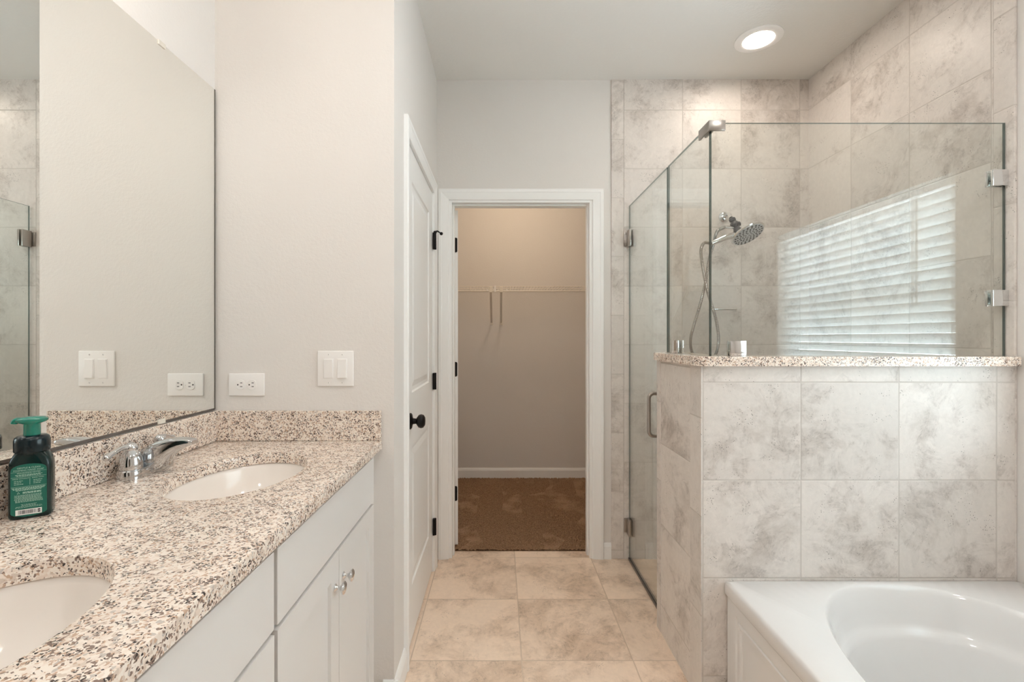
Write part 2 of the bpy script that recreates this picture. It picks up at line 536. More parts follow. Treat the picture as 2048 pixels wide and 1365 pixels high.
# ------------------------------------------------------------------ room shell
T = 0.12
bm = bmesh.new(); box(bm, XL - T, XR + T, -4.32, 2.77, -0.08, 0.0)
struct('floor', bm, mTileFloor)
bm = bmesh.new(); box(bm, XL - T, XR + T, -4.32, YC + T, CEIL, CEIL + 0.08)
struct('ceiling', bm, mCeil)
bm = bmesh.new(); box(bm, XL - T, XL, YB - T, YC + T, 0, CEIL)
struct('wall_left', bm, mPaint)
BX0, BX1, BY = -0.10, 0.80, -4.2     # invented doorway and unlit room, unseen, added as something dark for chrome to reflect
bm = bmesh.new()
box(bm, XL, BX0, YB - T, YB, 0, CEIL)
box(bm, BX1, XR, YB - T, YB, 0, CEIL)
box(bm, BX0, BX1, YB - T, YB, 2.06, CEIL)
struct('wall_behind', bm, mPaint)
bm = bmesh.new()
box(bm, XL - T, XL, BY, YB - T, 0, CEIL)
box(bm, XR, XR + T, BY, YB - T, 0, CEIL)
box(bm, XL - T, XR + T, BY - T, BY, 0, CEIL)
struct('wall_added_room', bm, mPaint)
bm = bmesh.new()
casing(bm, BX0, BX1, 2.056, CASE, lambda u, v, t: (u, YB + t, v))
struct('trim_9', bm, mTrim, label='white casing of the added open doorway behind the camera')
bm = bmesh.new(); box(bm, XL, XH, YE, YE + 0.11, 0, CEIL)
struct('wall_vanity_end', bm, mPaint)
# right wall with the window opening
WY0, WY1, WZ0, WZ1 = 0.28, 1.44, 0.95, 1.915
bm = bmesh.new()
box(bm, XR, XR + T, YB, WY0, 0, CEIL)
box(bm, XR, XR + T, WY1, YC + T, 0, CEIL)
box(bm, XR, XR + T, WY0, WY1, 0, WZ0)
box(bm, XR, XR + T, WY0, WY1, WZ1, CEIL)
struct('wall_right', bm, mPaint)
# hall wall with the panel door's opening
DY0, DY1, DH = 1.83, 2.53, 2.051
bm = bmesh.new()
box(bm, XH - 0.11, XH, YE + 0.11, DY0, 0, CEIL)
box(bm, XH - 0.11, XH, DY1, YF, 0, CEIL)
box(bm, XH - 0.11, XH, DY0, DY1, DH, CEIL)
struct('wall_hall', bm, mPaint)
# far wall with the closet opening
CX0, CX1, CH = -0.292, 0.530, 2.056
bm = bmesh.new()
box(bm, XL, CX0, YF, YF2, 0, CEIL)
box(bm, CX1, XR, YF, YF2, 0, CEIL)
box(bm, CX0, CX1, YF, YF2, CH, CEIL)
struct('wall_far', bm, mPaint)
bm = bmesh.new(); box(bm, XL, XR, YC, YC + T, 0, CEIL)
struct('wall_closet', bm, mPaint)

# shower tile on the far and right walls
TT = 0.008
bm = bmesh.new(); box(bm, 0.7065, XR - TT, YF - TT, YF, 0, CEIL)
struct('wall_shower_back', bm, mTileBack)
bm = bmesh.new(); box(bm, 0.636, 0.7065, YF - TT - 0.001, YF, 0, CEIL, bev=0.003)
struct('trim_1', bm, mTileStripB)
bm = bmesh.new(); box(bm, XR - TT, XR, 1.672, YF - TT, 0, CEIL)
struct('wall_shower_right', bm, mTileRight)
bm = bmesh.new(); box(bm, XR - TT - 0.001, XR, 1.601, 1.672, 0, CEIL, bev=0.003)
struct('trim_2', bm, mTileStripR)

# shower knee wall (L-shaped) with its bullnose strips
bm = bmesh.new()
KT = 0.115
def kneebox(x0, x1, y0, y1, z0, z1):
    fs = box(bm, x0, x1, y0, y1, z0, z1)
    for f, k in zip(fs, (0, 0, 0, 1, 0, 1)):
        f.material_index = k
kneebox(KX, XR - TT - 0.0015, KY, KY + KT, 0, KH)
kneebox(KX, KX + KT, KY + KT, KY2, 0, KH)
struct('wall_shower_knee', bm, [mTileKneeF, mTileKneeL])
for k, (a, b) in enumerate(((KY - 0.0005, 1.692), (2.008, KY2 + 0.0005))):
    bm = bmesh.new(); box(bm, KX - 0.003, KX + 0.0005, a, b, 0, KH, bev=0.001)
    struct('trim_%d' % (3 + k), bm, mTileKneeS)

# closet carpet
bm = bmesh.new()
def carpet_grid(x0, x1, y0, y1, st):
    nx, ny = int((x1 - x0) / st), int((y1 - y0) / st)
    G = [[bm.verts.new((x0 + (x1 - x0) * i / nx, y0 + (y1 - y0) * j / ny, 0.003 + random.random() * 0.010)) for j in range(ny + 1)] for i in range(nx + 1)]
    for i in range(nx):
        for j in range(ny):
            bm.faces.new((G[i][j], G[i + 1][j], G[i + 1][j + 1], G[i][j + 1]))
carpet_grid(-0.36, 0.76, 2.77, YC, 0.0065)
box(bm, XL, -0.36, YF2, YC, -0.05, 0.006)
box(bm, 0.76, XR, YF2, YC, -0.05, 0.006)
box(bm, -0.36, 0.76, 2.77, YC, -0.05, 0.001)
carpet = obj('floor_carpet', bm, mCarpet, weld=False)
carpet['kind'] = 'structure'
carpet['label'] = 'brown cut-pile carpet of the closet with brushed vacuum marks'

# baseboards
bm = bmesh.new(); base_profile(bm, (XL, YC, 0.004), (XR, YC, 0.004), (0, -1)); struct('baseboard_closet', bm, mTrim)
bm = bmesh.new(); base_profile(bm, (0.593, YF), (0.6355, YF), (0, -1)); struct('baseboard_far', bm, mTrim)
bm = bmesh.new(); base_profile(bm, (-0.40, YE), (XH + 0.013, YE), (0, -1)); struct('baseboard_vanity_end', bm, mTrim)
bm = bmesh.new(); base_profile(bm, (XH, YE - 0.013), (XH, 1.7675), (1, 0)); struct('baseboard_hall', bm, mTrim)

# closet doorway: jamb, stops and casing
bm = bmesh.new()
J = 0.017
box(bm, CX0, CX0 + J, YF, YF2, 0, CH)
box(bm, CX1 - J, CX1, YF, YF2, 0, CH)
box(bm, CX0 + J, CX1 - J, YF, YF2, CH - J, CH)
box(bm, CX0 + J, CX0 + J + 0.010, YF + 0.035, YF + 0.075, 0, CH - J, bev=0.002)
box(bm, CX1 - J - 0.010, CX1 - J, YF + 0.035, YF + 0.075, 0, CH - J, bev=0.002)
box(bm, CX0 + J + 0.010, CX1 - J - 0.010, YF + 0.035, YF + 0.075, CH - J - 0.010, CH - J, bev=0.002)
struct('trim_5', bm, mTrim, label='white door jamb and stop of the closet doorway')
bm = bmesh.new()
casing(bm, CX0, CX1, CH - 0.004, CASE, lambda u, v, t: (u, YF - t, v))
struct('trim_6', bm, mTrim, label='white casing round the closet doorway')
# hall door: jamb and casing
bm = bmesh.new()
box(bm, XH - 0.11, XH, DY0 - 0.001, DY0 + 0.004, 0, DH)
box(bm, XH - 0.11, XH, DY1 - 0.004, DY1 + 0.001, 0, DH)
box(bm, XH - 0.11, XH, DY0 + 0.004, DY1 - 0.004, DH - 0.004, DH)
struct('trim_7', bm, mTrim, label='white jamb of the panel door in the hall wall')
bm = bmesh.new()
casing(bm, DY0, DY1, DH - 0.002, CASE, lambda u, v, t: (XH + t, u, v))
struct('trim_8', bm, mTrim, label='white casing round the panel door in the hall wall')

# the two doors
DPROF = [(0.0, 0.0), (0.006, -0.006), (0.022, -0.007), (0.048, -0.001)]
def hinge_bm(bm, c, kind):
    x, y, z = c
    if kind == 'hall':       # knuckle standing proud of a closed door, with the edges of its leaves
        lathe(bm, (x, y, z - 0.045), (0, 0, 1), [(0.006, 0), (0.0068, 0.002), (0.0068, 0.088), (0.006, 0.09)], 14)
        for k in (0.03, 0.06):
            lathe(bm, (x, y, z - 0.045 + k - 0.0006), (0, 0, 1), [(0.0073, 0), (0.0073, 0.0012)], 14)
        box(bm, x - 0.012, x - 0.002, y - 0.012, y + 0.010, z - 0.044, z + 0.044)
d1 = bmesh.new()
board(d1, DY0 + 0.006, DY1 - 0.006, 0.012, DH - 0.008, 0.035, [(DY0 + 0.115, DY1 - 0.115, 1.035, 1.915), (DY0 + 0.115, DY1 - 0.115, 0.235, 0.815)], DPROF, lambda u, v, h: (XH - 0.003 + h, u, v))
door1 = struct('door_1', d1, mDoor, label='closed white two-panel door with black knob in the hall wall')
kb = bmesh.new()
KYY, KZ = DY0 + 0.070, 0.925
lathe(kb, (XH - 0.003, KYY, KZ), (1, 0, 0), [(0.033, 0), (0.033, 0.004), (0.029, 0.008), (0.017, 0.010), (0.012, 0.014), (0.011, 0.026), (0.017, 0.030), (0.026, 0.037), (0.0285, 0.046), (0.026, 0.055), (0.017, 0.061), (0.004, 0.063)], 32)
tag(obj('door_knob', kb, mBlack, door1, smooth=40), 'black round door knob')
for z in (1.785, 1.03, 0.245):
    hb = bmesh.new(); hinge_bm(hb, (XH + 0.0135, DY1 - 0.006, z), 'hall')
    tag(obj('hinge', hb, mBlack, door1, smooth=40), 'black door hinge')
st = bmesh.new()
tube(st, spline([(XH + 0.0135, DY1 - 0.006, 1.833), (XH + 0.026, DY1 - 0.012, 1.838), (XH + 0.047, DY1 - 0.03, 1.822)], 6), 0.0035, 10)
lathe(st, (XH + 0.0135, DY1 - 0.006, 1.829), (0, 0, 1), [(0.009, 0), (0.009, 0.008), (0.004, 0.012)], 14)
sphere(st, (XH + 0.050, DY1 - 0.033, 1.820), 0.009, 14)
so = obj('door_stop', st, mBlack, door1, smooth=40)
tag(so, 'black hinge-pin door stop')
tp = bmesh.new(); lathe(tp, (XH + 0.022, DY1 + 0.002, 1.840), (1, -0.2, 0.35), [(0.006, 0), (0.008, 0.003), (0.008, 0.012), (0.005, 0.015)], 14)
tag(obj('stop_bumper', tp, mRubber, so, smooth=40), 'white rubber bumper')

def swing(bm):
    bmesh.ops.rotate(bm, verts=bm.verts, cent=(DX, YF2 + 0.004, 0), matrix=Matrix.Rotation(math.radians(13.5), 3, 'Z'))
    return bm
d2 = bmesh.new()
DX = CX0 + J - 0.003     # hinge side of the open closet door
W2 = 0.74
board(d2, YF2 + 0.006, YF2 + 0.006 + W2, 0.022, 2.030, 0.035, [(YF2 + 0.12, YF2 + W2 - 0.11, 1.035, 1.915), (YF2 + 0.12, YF2 + W2 - 0.11, 0.235, 0.815)], DPROF, lambda u, v, h: (DX + 0.0265 + h, u, v))
door2 = struct('door_2', swing(d2), mDoor, label='white closet door standing open into the closet, seen edge-on')
for z in (1.82, 1.075, 0.33):
    hb = bmesh.new()
    a = [(DX - 0.0035, z - 0.044), (DX + 0.014, z - 0.044)] + [(DX + 0.014 + 0.008 * math.sin(q), z - 0.036 - 0.008 * math.cos(q)) for q in (PI / 6, PI / 3, PI / 2)] + [(DX + 0.014 + 0.008 * math.cos(q), z + 0.036 + 0.008 * math.sin(q)) for q in (0, PI / 6, PI / 3, PI / 2)] + [(DX - 0.0035, z + 0.044)]
    rings(hb, [[Vector((x, YF2 + 0.0035, zz)) for x, zz in a], [Vector((x, YF2 + 0.0065, zz)) for x, zz in a]])
    lathe(hb, (DX - 0.002, YF2 + 0.001, z - 0.045), (0, 0, 1), [(0.0055, 0), (0.0062, 0.002), (0.0062, 0.088), (0.0055, 0.09)], 12)
    tag(obj('hinge', hb, mBlack, door2, smooth=40), 'black door hinge')
kb = bmesh.new()
lathe(kb, (DX + 0.0265, YF2 + W2 - 0.06, 0.925), (1, 0, 0), [(0.033, 0), (0.033, 0.004), (0.017, 0.010), (0.011, 0.026), (0.026, 0.037), (0.0285, 0.046), (0.017, 0.061), (0.004, 0.063)], 24)
tag(obj('door_knob', swing(kb), mBlack, door2, smooth=40), 'black round door knob')

# ------------------------------------------------------------------ window in the right wall
bm = bmesh.new()
fx0, fx1 = XR + 0.075, XR + 0.115
box(bm, fx0, fx1, WY0, WY0 + 0.045, WZ0, WZ1)
box(bm, fx0, fx1, WY1 - 0.045, WY1, WZ0, WZ1)
box(bm, fx0, fx1, WY0 + 0.045, WY1 - 0.045, WZ0, WZ0 + 0.045)
box(bm, fx0, fx1, WY0 + 0.045, WY1 - 0.045, WZ1 - 0.045, WZ1)
box(bm, fx0 + 0.005, fx1 - 0.005, WY0 + 0.045, WY1 - 0.045, 1.43, 1.47)
win = struct('window_1', bm, mTrim, label='white framed window over the bathtub behind the blind')
pn = bmesh.new(); box(pn, fx0 + 0.017, fx0 + 0.023, WY0 + 0.04, WY1 - 0.04, WZ0 + 0.04, WZ1 - 0.04)
obj('window_pane', pn, mPane, win)
pd = bpy.data.lights.new('window_portal', 'AREA')
pd.shape = 'RECTANGLE'; pd.size = WZ1 - WZ0; pd.size_y = WY1 - WY0
pd.cycles.is_portal = True
po = bpy.data.objects.new('window_portal', pd); link(po)
po.location = (XR + 0.119, (WY0 + WY1) / 2, (WZ0 + WZ1) / 2)
po.rotation_euler = (0, PI / 2, 0)      # looks towards the room (-x)
po.parent = win

m, nt, p = new_mat('white_blind_slat')
p.inputs['Base Color'].default_value = lin(240, 240, 238)
p.inputs['Roughness'].default_value = 0.4
tr = N(nt, 'ShaderNodeBsdfTranslucent', {'Color': (0.92, 0.95, 0.95, 1)})
mx = N(nt, 'ShaderNodeMixShader', {0: 0.42, 1: p.outputs[0], 2: tr.outputs[0]})
nt.links.new(mx.outputs[0], nt.nodes['Material Output'].inputs[0])
mSlat = m
bx0 = XR + 0.032
blind = thing('window_blind', (bx0, (WY0 + WY1) / 2, WZ0), 'white horizontal slat blind hanging in the window over the bathtub', 'window blind')
b = bmesh.new(); box(b, bx0 - 0.028, bx0 + 0.028, WY0 + 0.006, WY1 - 0.006, WZ1 - 0.045, WZ1 - 0.002, bev=0.003)
obj('headrail', b, mSlat, blind)
pitch, ang = 0.0445, math.radians(57)
nsl = int((WZ1 - 0.06 - (WZ0 + 0.035)) / pitch)
slat_mesh = None
for k in range(nsl):
    zc = WZ1 - 0.075 - k * pitch
    if slat_mesh is None:
        b = bmesh.new()
        loops = []
        for y in (WY0 + 0.008, WY1 - 0.008):
            L = []
            for s, tt in ((-1, -1), (-0.4, -0.5), (0.4, -0.5), (1, -1), (1, 1), (0.4, 1.5), (-0.4, 1.5), (-1, 1)):
                u, h = s * 0.025, tt * 0.0013
                L.append(Vector((bx0 + u * math.cos(ang) + h * math.sin(ang), y, zc - u * math.sin(ang) + h * math.cos(ang))))
            loops.append(L)
        rings(b, loops)
        so = obj('slat', b, mSlat, blind, smooth=30)
        slat_mesh, z0 = so, zc
    else:
        c = slat_mesh.copy(); link(c); c.location.z = zc - z0
b = bmesh.new(); box(b, bx0 - 0.026, bx0 + 0.026, WY0 + 0.008, WY1 - 0.008, WZ0 + 0.003, WZ0 + 0.020, bev=0.003)
obj('bottom_rail', b, mSlat, blind)
for y in (WY0 + 0.12, (WY0 + WY1) / 2, WY1 - 0.16):
    b = bmesh.new()
    for dx in (-0.0235, 0.0235):
        tube(b, [(bx0 + dx, y, WZ0 + 0.01), (bx0 + dx, y, WZ1 - 0.03)], 0.0007, 6)
    obj('ladder_cord', b, mWire, blind)
b = bmesh.new(); tube(b, [(bx0 - 0.032, WY1 - 0.17, WZ1 - 0.05), (bx0 - 0.033, WY1 - 0.17, 1.40)], 0.005, 10)
obj('tilt_wand', b, mWire, blind)

# ------------------------------------------------------------------ lamps
def can_light(x, y, label, power, col=CANCOL):
    t = thing('recessed_light', (x, y, CEIL), label, 'ceiling light', None)
    b = bmesh.new()
    lathe(b, (x, y, CEIL), (0, 0, -1), [(0.108, 0), (0.108, 0.003), (0.102, 0.006), (0.090, 0.0075), (0.074, 0.0075), (0.071, 0.006), (0.070, 0.001)], 48)
    obj('trim_ring', b, mPlate, t, smooth=40)
    b = bmesh.new()
    lathe(b, (x, y, CEIL), (0, 0, -1), [(0.0695, 0.0005), (0.0695, 0.0025), (0.05, 0.003), (0.001, 0.003)], 40)
    obj('lens', b, emission('can_lens', col, power), t, smooth=40)
can_light(1.276, 2.31, 'round white recessed light glowing in the ceiling above the shower', CAN * 0.42, (1.0, 0.88, 0.76))
can_light(1.25, 0.55, 'round white recessed light in the ceiling above the bathtub', CAN)
can_light(0.12, 0.95, 'added unseen recessed light in the ceiling between vanity and bathtub, brightening the floor', CAN * 0.75)  # extra can out of view, added to lift floor, knee wall and hall
can_light(0.25, -0.75, 'round white recessed light in the ceiling behind the camera', CAN)

vl = thing('vanity_light', (XL, 0.68, 2.36), 'chrome bar light with frosted shades on the wall above the mirror', 'wall light')
b = bmesh.new(); box(b, XL, XL + 0.03, 0.32, 1.04, 2.32, 2.41, bev=0.006)
obj('back_plate', b, mNickel, vl)
mBulb = emission('frosted_bulb', WARM, VANITY)
for y in (0.40, 0.68, 0.96):
    b = bmesh.new()
    tube(b, spline([(XL + 0.03, y, 2.365), (XL + 0.09, y, 2.372), (XL + 0.12, y, 2.35), (XL + 0.12, y, 2.33)], 6), 0.007, 10)
    lathe(b, (XL + 0.12, y, 2.335), (0, 0, -1), [(0.01, 0), (0.026, 0.006), (0.026, 0.02)], 20)
    a = obj('arm', b, mNickel, vl, smooth=40)
    b = bmesh.new()
    lathe(b, (XL + 0.12, y, 2.316), (0, 0, -1), [(0.026, 0), (0.040, 0.02), (0.052, 0.06), (0.056, 0.10), (0.052, 0.105), (0.004, 0.105)], 28)
    obj('lamp_shade', b, mBulb, a, smooth=40)

cl = thing('closet_light', (0.15, 3.42, CEIL), 'round glass ceiling light inside the walk-in closet', 'ceiling light')
b = bmesh.new(); lathe(b, (0.15, 3.42, CEIL), (0, 0, -1), [(0.09, 0), (0.09, 0.018), (0.07, 0.025)], 32)
obj('base', b, mNickel, cl, smooth=40)
b = bmesh.new(); lathe(b, (0.15, 3.42, CEIL - 0.02), (0, 0, -1), [(0.075, 0), (0.098, 0.012), (0.102, 0.03), (0.09, 0.055), (0.055, 0.075), (0.003, 0.082)], 32)
obj('lamp_globe', b, emission('closet_globe', CLOSETCOL, CLOSET), cl, smooth=40)

# ------------------------------------------------------------------ vanity
SINKS = [(-0.672, 1.215), (-0.672, 0.540)]
SRX, SRY = 0.148, 0.208
cx0, cx1, cy0 = XL + 0.001, -0.404, -0.10
top = thing('vanity_countertop', (-0.69, 0.75, CT - 0.03), 'speckled beige granite countertop with two oval sink cutouts and splash strips', 'countertop')
b = bmesh.new()
slab(b, [(cx0, cy0), (cx1, cy0), (cx1, YE - 0.001), (cx0, YE - 0.001)], [ellipse(sx, sy, SRX, SRY) for sx, sy in SINKS], CT - 0.03, CT)
obj('worktop', b, mGranite, top, smooth=30)
b = bmesh.new(); box(b, cx0, cx0 + 0.016, cy0, YE - 0.020, CT + 0.0003, CT + 0.1015, bev=0.0015)
obj('backsplash', b, mGranite, top)
b = bmesh.new(); box(b, cx0, cx1 - 0.001, YE - 0.0195, YE - 0.001, CT + 0.0003, CT + 0.1015, bev=0.0015)
obj('side_splash', b, mGranite, top)

def sink(sx, sy, label):
    t = thing('sink_basin', (sx, sy, CT - 0.18), label, 'sink', 'undermount vanity sinks')
    z = CT - 0.0305
    def el(s, zz, dx=0.0):
        return [Vector((sx + SRX * s * math.cos(2 * PI * i / 64) + dx, sy + SRY * s * math.sin(2 * PI * i / 64), zz)) for i in range(64)]
    b = bmesh.new()
    inner = [(1.12, z), (1.03, z), (1.015, z - 0.003), (1.0, z - 0.012), (0.965, z - 0.035), (0.90, z - 0.065), (0.80, z - 0.092), (0.66, z - 0.112), (0.48, z - 0.124), (0.28, z - 0.130), (0.13, z - 0.133)]
    outer = [(0.13, z - 0.142), (0.5, z - 0.134), (0.82, z - 0.102), (0.97, z - 0.06), (1.04, z - 0.02), (1.12, z - 0.012), (1.12, z)]
    rings(b, [el(s, q) for s, q in inner + outer], False, False)
    obj('bowl', b, mPorc, t, smooth=50)
    b = bmesh.new()
    lathe(b, (sx, sy, z - 0.134), (0, 0, 1), [(0.021, 0), (0.0235, 0.002), (0.021, 0.004), (0.014, 0.003), (0.013, 0.006), (0.002, 0.008)], 28)
    tag(obj('drain', b, mChrome, t, smooth=40), 'chrome drain')
sink(*SINKS[0], 'oval white undermount sink beside the chrome faucet, near the end wall')
sink(*SINKS[1], 'oval white undermount sink nearest the camera, cut by the left edge')

FXX = -0.412     # face of the doors and drawer fronts
def cabinet(y0, y1, label):
    t = thing('vanity_cabinet', (-0.69, (y0 + y1) / 2, 0), label, 'cabinet', 'white vanity cabinets')
    b = bmesh.new()
    zt = CT - 0.0312
    ff = FXX - 0.020
    box(b, XL + 0.004, ff, y0 + 0.0008, y0 + 0.016, 0.10, zt)
    box(b, XL + 0.004, ff, y1 - 0.016, y1 - 0.0008, 0.10, zt)
    box(b, XL + 0.004, ff, y0 + 0.016, y1 - 0.016, 0.10, 0.118)
    box(b, XL + 0.004, XL + 0.010, y0 + 0.016, y1 - 0.016, 0.118, zt)
    box(b, ff - 0.018, ff, y0 + 0.016, y1 - 0.016, zt - 0.045, zt)
    box(b, ff - 0.018, ff, y0 + 0.016, y1 - 0.016, 0.705, 0.745)
    box(b, ff - 0.018, ff, y0 + 0.016, y1 - 0.016, 0.118, 0.14)
    box(b, ff - 0.018, ff, (y0 + y1) / 2 - 0.02, (y0 + y1) / 2 + 0.02, 0.14, 0.705)
    obj('body', b, mCab, t)
    b = bmesh.new(); box(b, ff - 0.085, ff - 0.07, y0 + 0.001, y1 - 0.001, 0.0, 0.10)
    obj('toe_kick', b, mCab, t)
    b = bmesh.new(); box(b, FXX - 0.0195, FXX, y0 + 0.0035, y1 - 0.0035, 0.7305, zt - 0.010, bev=0.0015)
    obj('false_front', b, mCab, t)
    ym = (y0 + y1) / 2
    for k, (a, c) in enumerate(((y0 + 0.0035, ym - 0.0012), (ym + 0.0012, y1 - 0.0035))):
        b = bmesh.new()
        board(b, a, c, 0.110, 0.7205, 0.0195, [(a + 0.055, c - 0.055, 0.165, 0.665)], [(0.0, 0.0), (0.001, -0.008), (0.004, -0.008)], lambda u, v, h: (FXX + h, u, v))
        d = obj('door', b, mCab, t)
        ky = (c - 0.030) if k == 0 else (a + 0.030)
        b = bmesh.new()
        lathe(b, (FXX, ky, 0.640), (1, 0, 0), [(0.0095, 0), (0.0095, 0.002), (0.006, 0.005), (0.0045, 0.010), (0.0055, 0.014), (0.011, 0.018), (0.0155, 0.0215), (0.0155, 0.024), (0.012, 0.027), (0.002, 0.029)], 28)
        tag(obj('knob', b, mChrome, d, smooth=40), 'chrome knob')
    return t
cabinet(0.864, 1.532, 'white vanity cabinet next to the end wall, its two chrome knobs in view')
cabinet(0.190, 0.858, 'white vanity cabinet nearest the camera, under the sink at the left edge')
b = bmesh.new(); box(b, FXX - 0.034, FXX - 0.020, 1.533, YE - 0.001, 0.10, CT - 0.0312)
tag(obj('cabinet_filler', b, mCab), 'narrow white filler strip between the vanity cabinet and the end wall', 'filler strip')

# faucet
FX, FY = -0.920, 1.217
fa = thing('faucet', (FX, FY, CT), 'chrome two-handle faucet standing behind the far oval sink', 'faucet')
def stadium(hx, hy, n=10):
    r = hx
    L = [(r * math.cos(-PI + PI * i / n), -(hy - r) + r * math.sin(-PI + PI * i / n)) for i in range(n + 1)]
    L += [(r * math.cos(PI * i / n), (hy - r) + r * math.sin(PI * i / n)) for i in range(n + 1)]
    return L
b = bmesh.new()
rings(b, [[Vector((FX + x * s, FY + y * (1 - (1 - s) * 0.35), CT + z)) for x, y in stadium(0.029, 0.081)] for s, z in ((1.0, 0.0003), (1.0, 0.017), (0.96, 0.021), (0.85, 0.0235))])
obj('base', b, mFaucet, fa, smooth=35)
b = bmesh.new()
stn = [(-0.020, .018, .034, .012), (-0.012, .016, .050, .020), (0.004, .012, .066, .025), (0.020, .010, .077, .027), (0.036, .008, .083, .026), (0.050, .014, .087, .0245), (0.060, .030, .089, .023), (0.072, .046, .0905, .021), (0.088, .058, .091, .019), (0.104, .066, .090, .017), (0.118, .071, .088, .0155), (0.1225, .073, .0865, .015), (0.127, .0745, .084, .013)]
loops = []
for x, za, zb, w in stn:
    L = []
    for i in range(20):
        a = 2 * PI * i / 20
        ca, sa = math.cos(a), math.sin(a)
        e = 0.45
        L.append(Vector((FX + x, FY + w * math.copysign(abs(ca) ** e, ca), CT + (za + zb) / 2 + (zb - za) / 2 * math.copysign(abs(sa) ** e, sa))))
    loops.append(L)
rings(b, loops)
obj('spout', b, mFaucet, fa, smooth=40)
b = bmesh.new()
tube(b, [(FX - 0.024, FY, CT + 0.02), (FX - 0.0285, FY, CT + 0.062)], 0.0028, 10)
sphere(b, (FX - 0.029, FY, CT + 0.066), 0.0065, 14)
obj('lift_rod', b, mFaucet, fa, smooth=40)
for s in (-1, 1):
    hy = FY + s * 0.050
    b = bmesh.new()
    lathe(b, (FX, hy, CT + 0.0225), (0, 0, 1), [(0.0245, 0), (0.0258, 0.002), (0.0252, 0.012), (0.0232, 0.028), (0.0190, 0.040), (0.0145, 0.045), (0.0130, 0.048), (0.0145, 0.052), (0.0135, 0.059), (0.007, 0.065), (0.001, 0.066)], 28)
    P = spline([(FX, hy, CT + 0.077), (FX - 0.004, hy + s * 0.020, CT + 0.080), (FX - 0.008, hy + s * 0.044, CT + 0.073), (FX - 0.010, hy + s * 0.062, CT + 0.066)], 6)
    tube(b, P, [0.0095 - 0.004 * math.sin(PI * i / (len(P) - 1)) - 0.001 * i / len(P) for i in range(len(P))], 14)
    sphere(b, tuple(P[-1]), 0.0078, 14)
    obj('handle', b, mFaucet, fa, smooth=40)

# mirror
MZ0, MZ1, MY1 = 1.021, 2.109, YE - 0.012
mi = thing('mirror', (XL, 0.7, MZ0), 'large frameless wall mirror standing above the granite backsplash', 'mirror')
b = bmesh.new()
fs = box(b, XL + 0.0005, XL + 0.0065, -0.10, MY1, MZ0, MZ1)
for f, k in zip(fs, (1, 1, 1, 0, 1, 1)):
    f.material_index = k
obj('glass', b, [mMirror, mMirrorEdge], mi)
b = bmesh.new()
e0 = XL + 0.0066
box(b, XL + 0.0005, e0 + 0.0006, MY1 - 0.002, MY1 + 0.003, MZ0, MZ1)
box(b, XL + 0.0005, e0 + 0.0006, -0.10, 1.325, MZ0 - 0.003, MZ0 + 0.004)
box(b, XL + 0.0005, e0 + 0.0006, 1.358, MY1, MZ0 - 0.003, MZ0 + 0.004)
obj('edge_gap_shade', b, mMirrorEdge, mi)  # dark strips: the mirror's silvered edge plus painted shade of the gap
for z, up in ((MZ1, 1), (MZ0, -1)):
    b = bmesh.new()
    box(b, XL + 0.0003, XL + 0.0095, 1.328, 1.355, min(z - up * 0.010, z + up * 0.0035), max(z - up * 0.010, z + up * 0.0035), bev=0.001)
    obj('clip', b, mClear, mi)

# outlet and switch on the end wall
ox, oz = -0.866, 1.1035
ou = thing('wall_outlet', (ox, YE, oz), 'white horizontal duplex outlet on the end wall above the granite splash', 'outlet')
b = bmesh.new(); box(b, ox - 0.061, ox + 0.061, YE - 0.006, YE, oz - 0.0385, oz + 0.0385, bev=0.0025, seg=3)
obj('cover_plate', b, mPlate, ou, smooth=35)
b = bmesh.new(); lathe(b, (ox, YE - 0.0058, oz), (0, -1, 0), [(0.0032, 0), (0.0028, 0.0012), (0.0002, 0.0013)], 16)
obj('screw', b, mPlate, ou, smooth=35)
for s in (-1, 1):
    rx = ox + s * 0.0195
    b = bmesh.new()
    L = []
    for i in range(40):
        a = 2 * PI * i / 40
        L.append((max(-0.0135, min(0.0135, 0.0172 * math.cos(a))), 0.0172 * math.sin(a)))
    rings(b, [[Vector((rx + x * k, YE - d, oz + z * k)) for x, z in L] for d, k in ((0.005, 1.0), (0.0078, 1.0), (0.0083, 0.96))])
    r = obj('receptacle', b, mPlate, ou, smooth=35)
    b = bmesh.new()
    for dz in (-0.0062, 0.0062):
        box(b, rx - 0.0005, rx + 0.007, YE - 0.0086, YE - 0.0082, oz + dz - 0.0011, oz + dz + 0.0011)
    lathe(b, (rx - 0.0085, YE - 0.0082, oz), (0, -1, 0), [(0.0025, 0), (0.0025, 0.0004)], 14)
    tag(obj('slots', b, mSlot, r), 'dark plug slots')

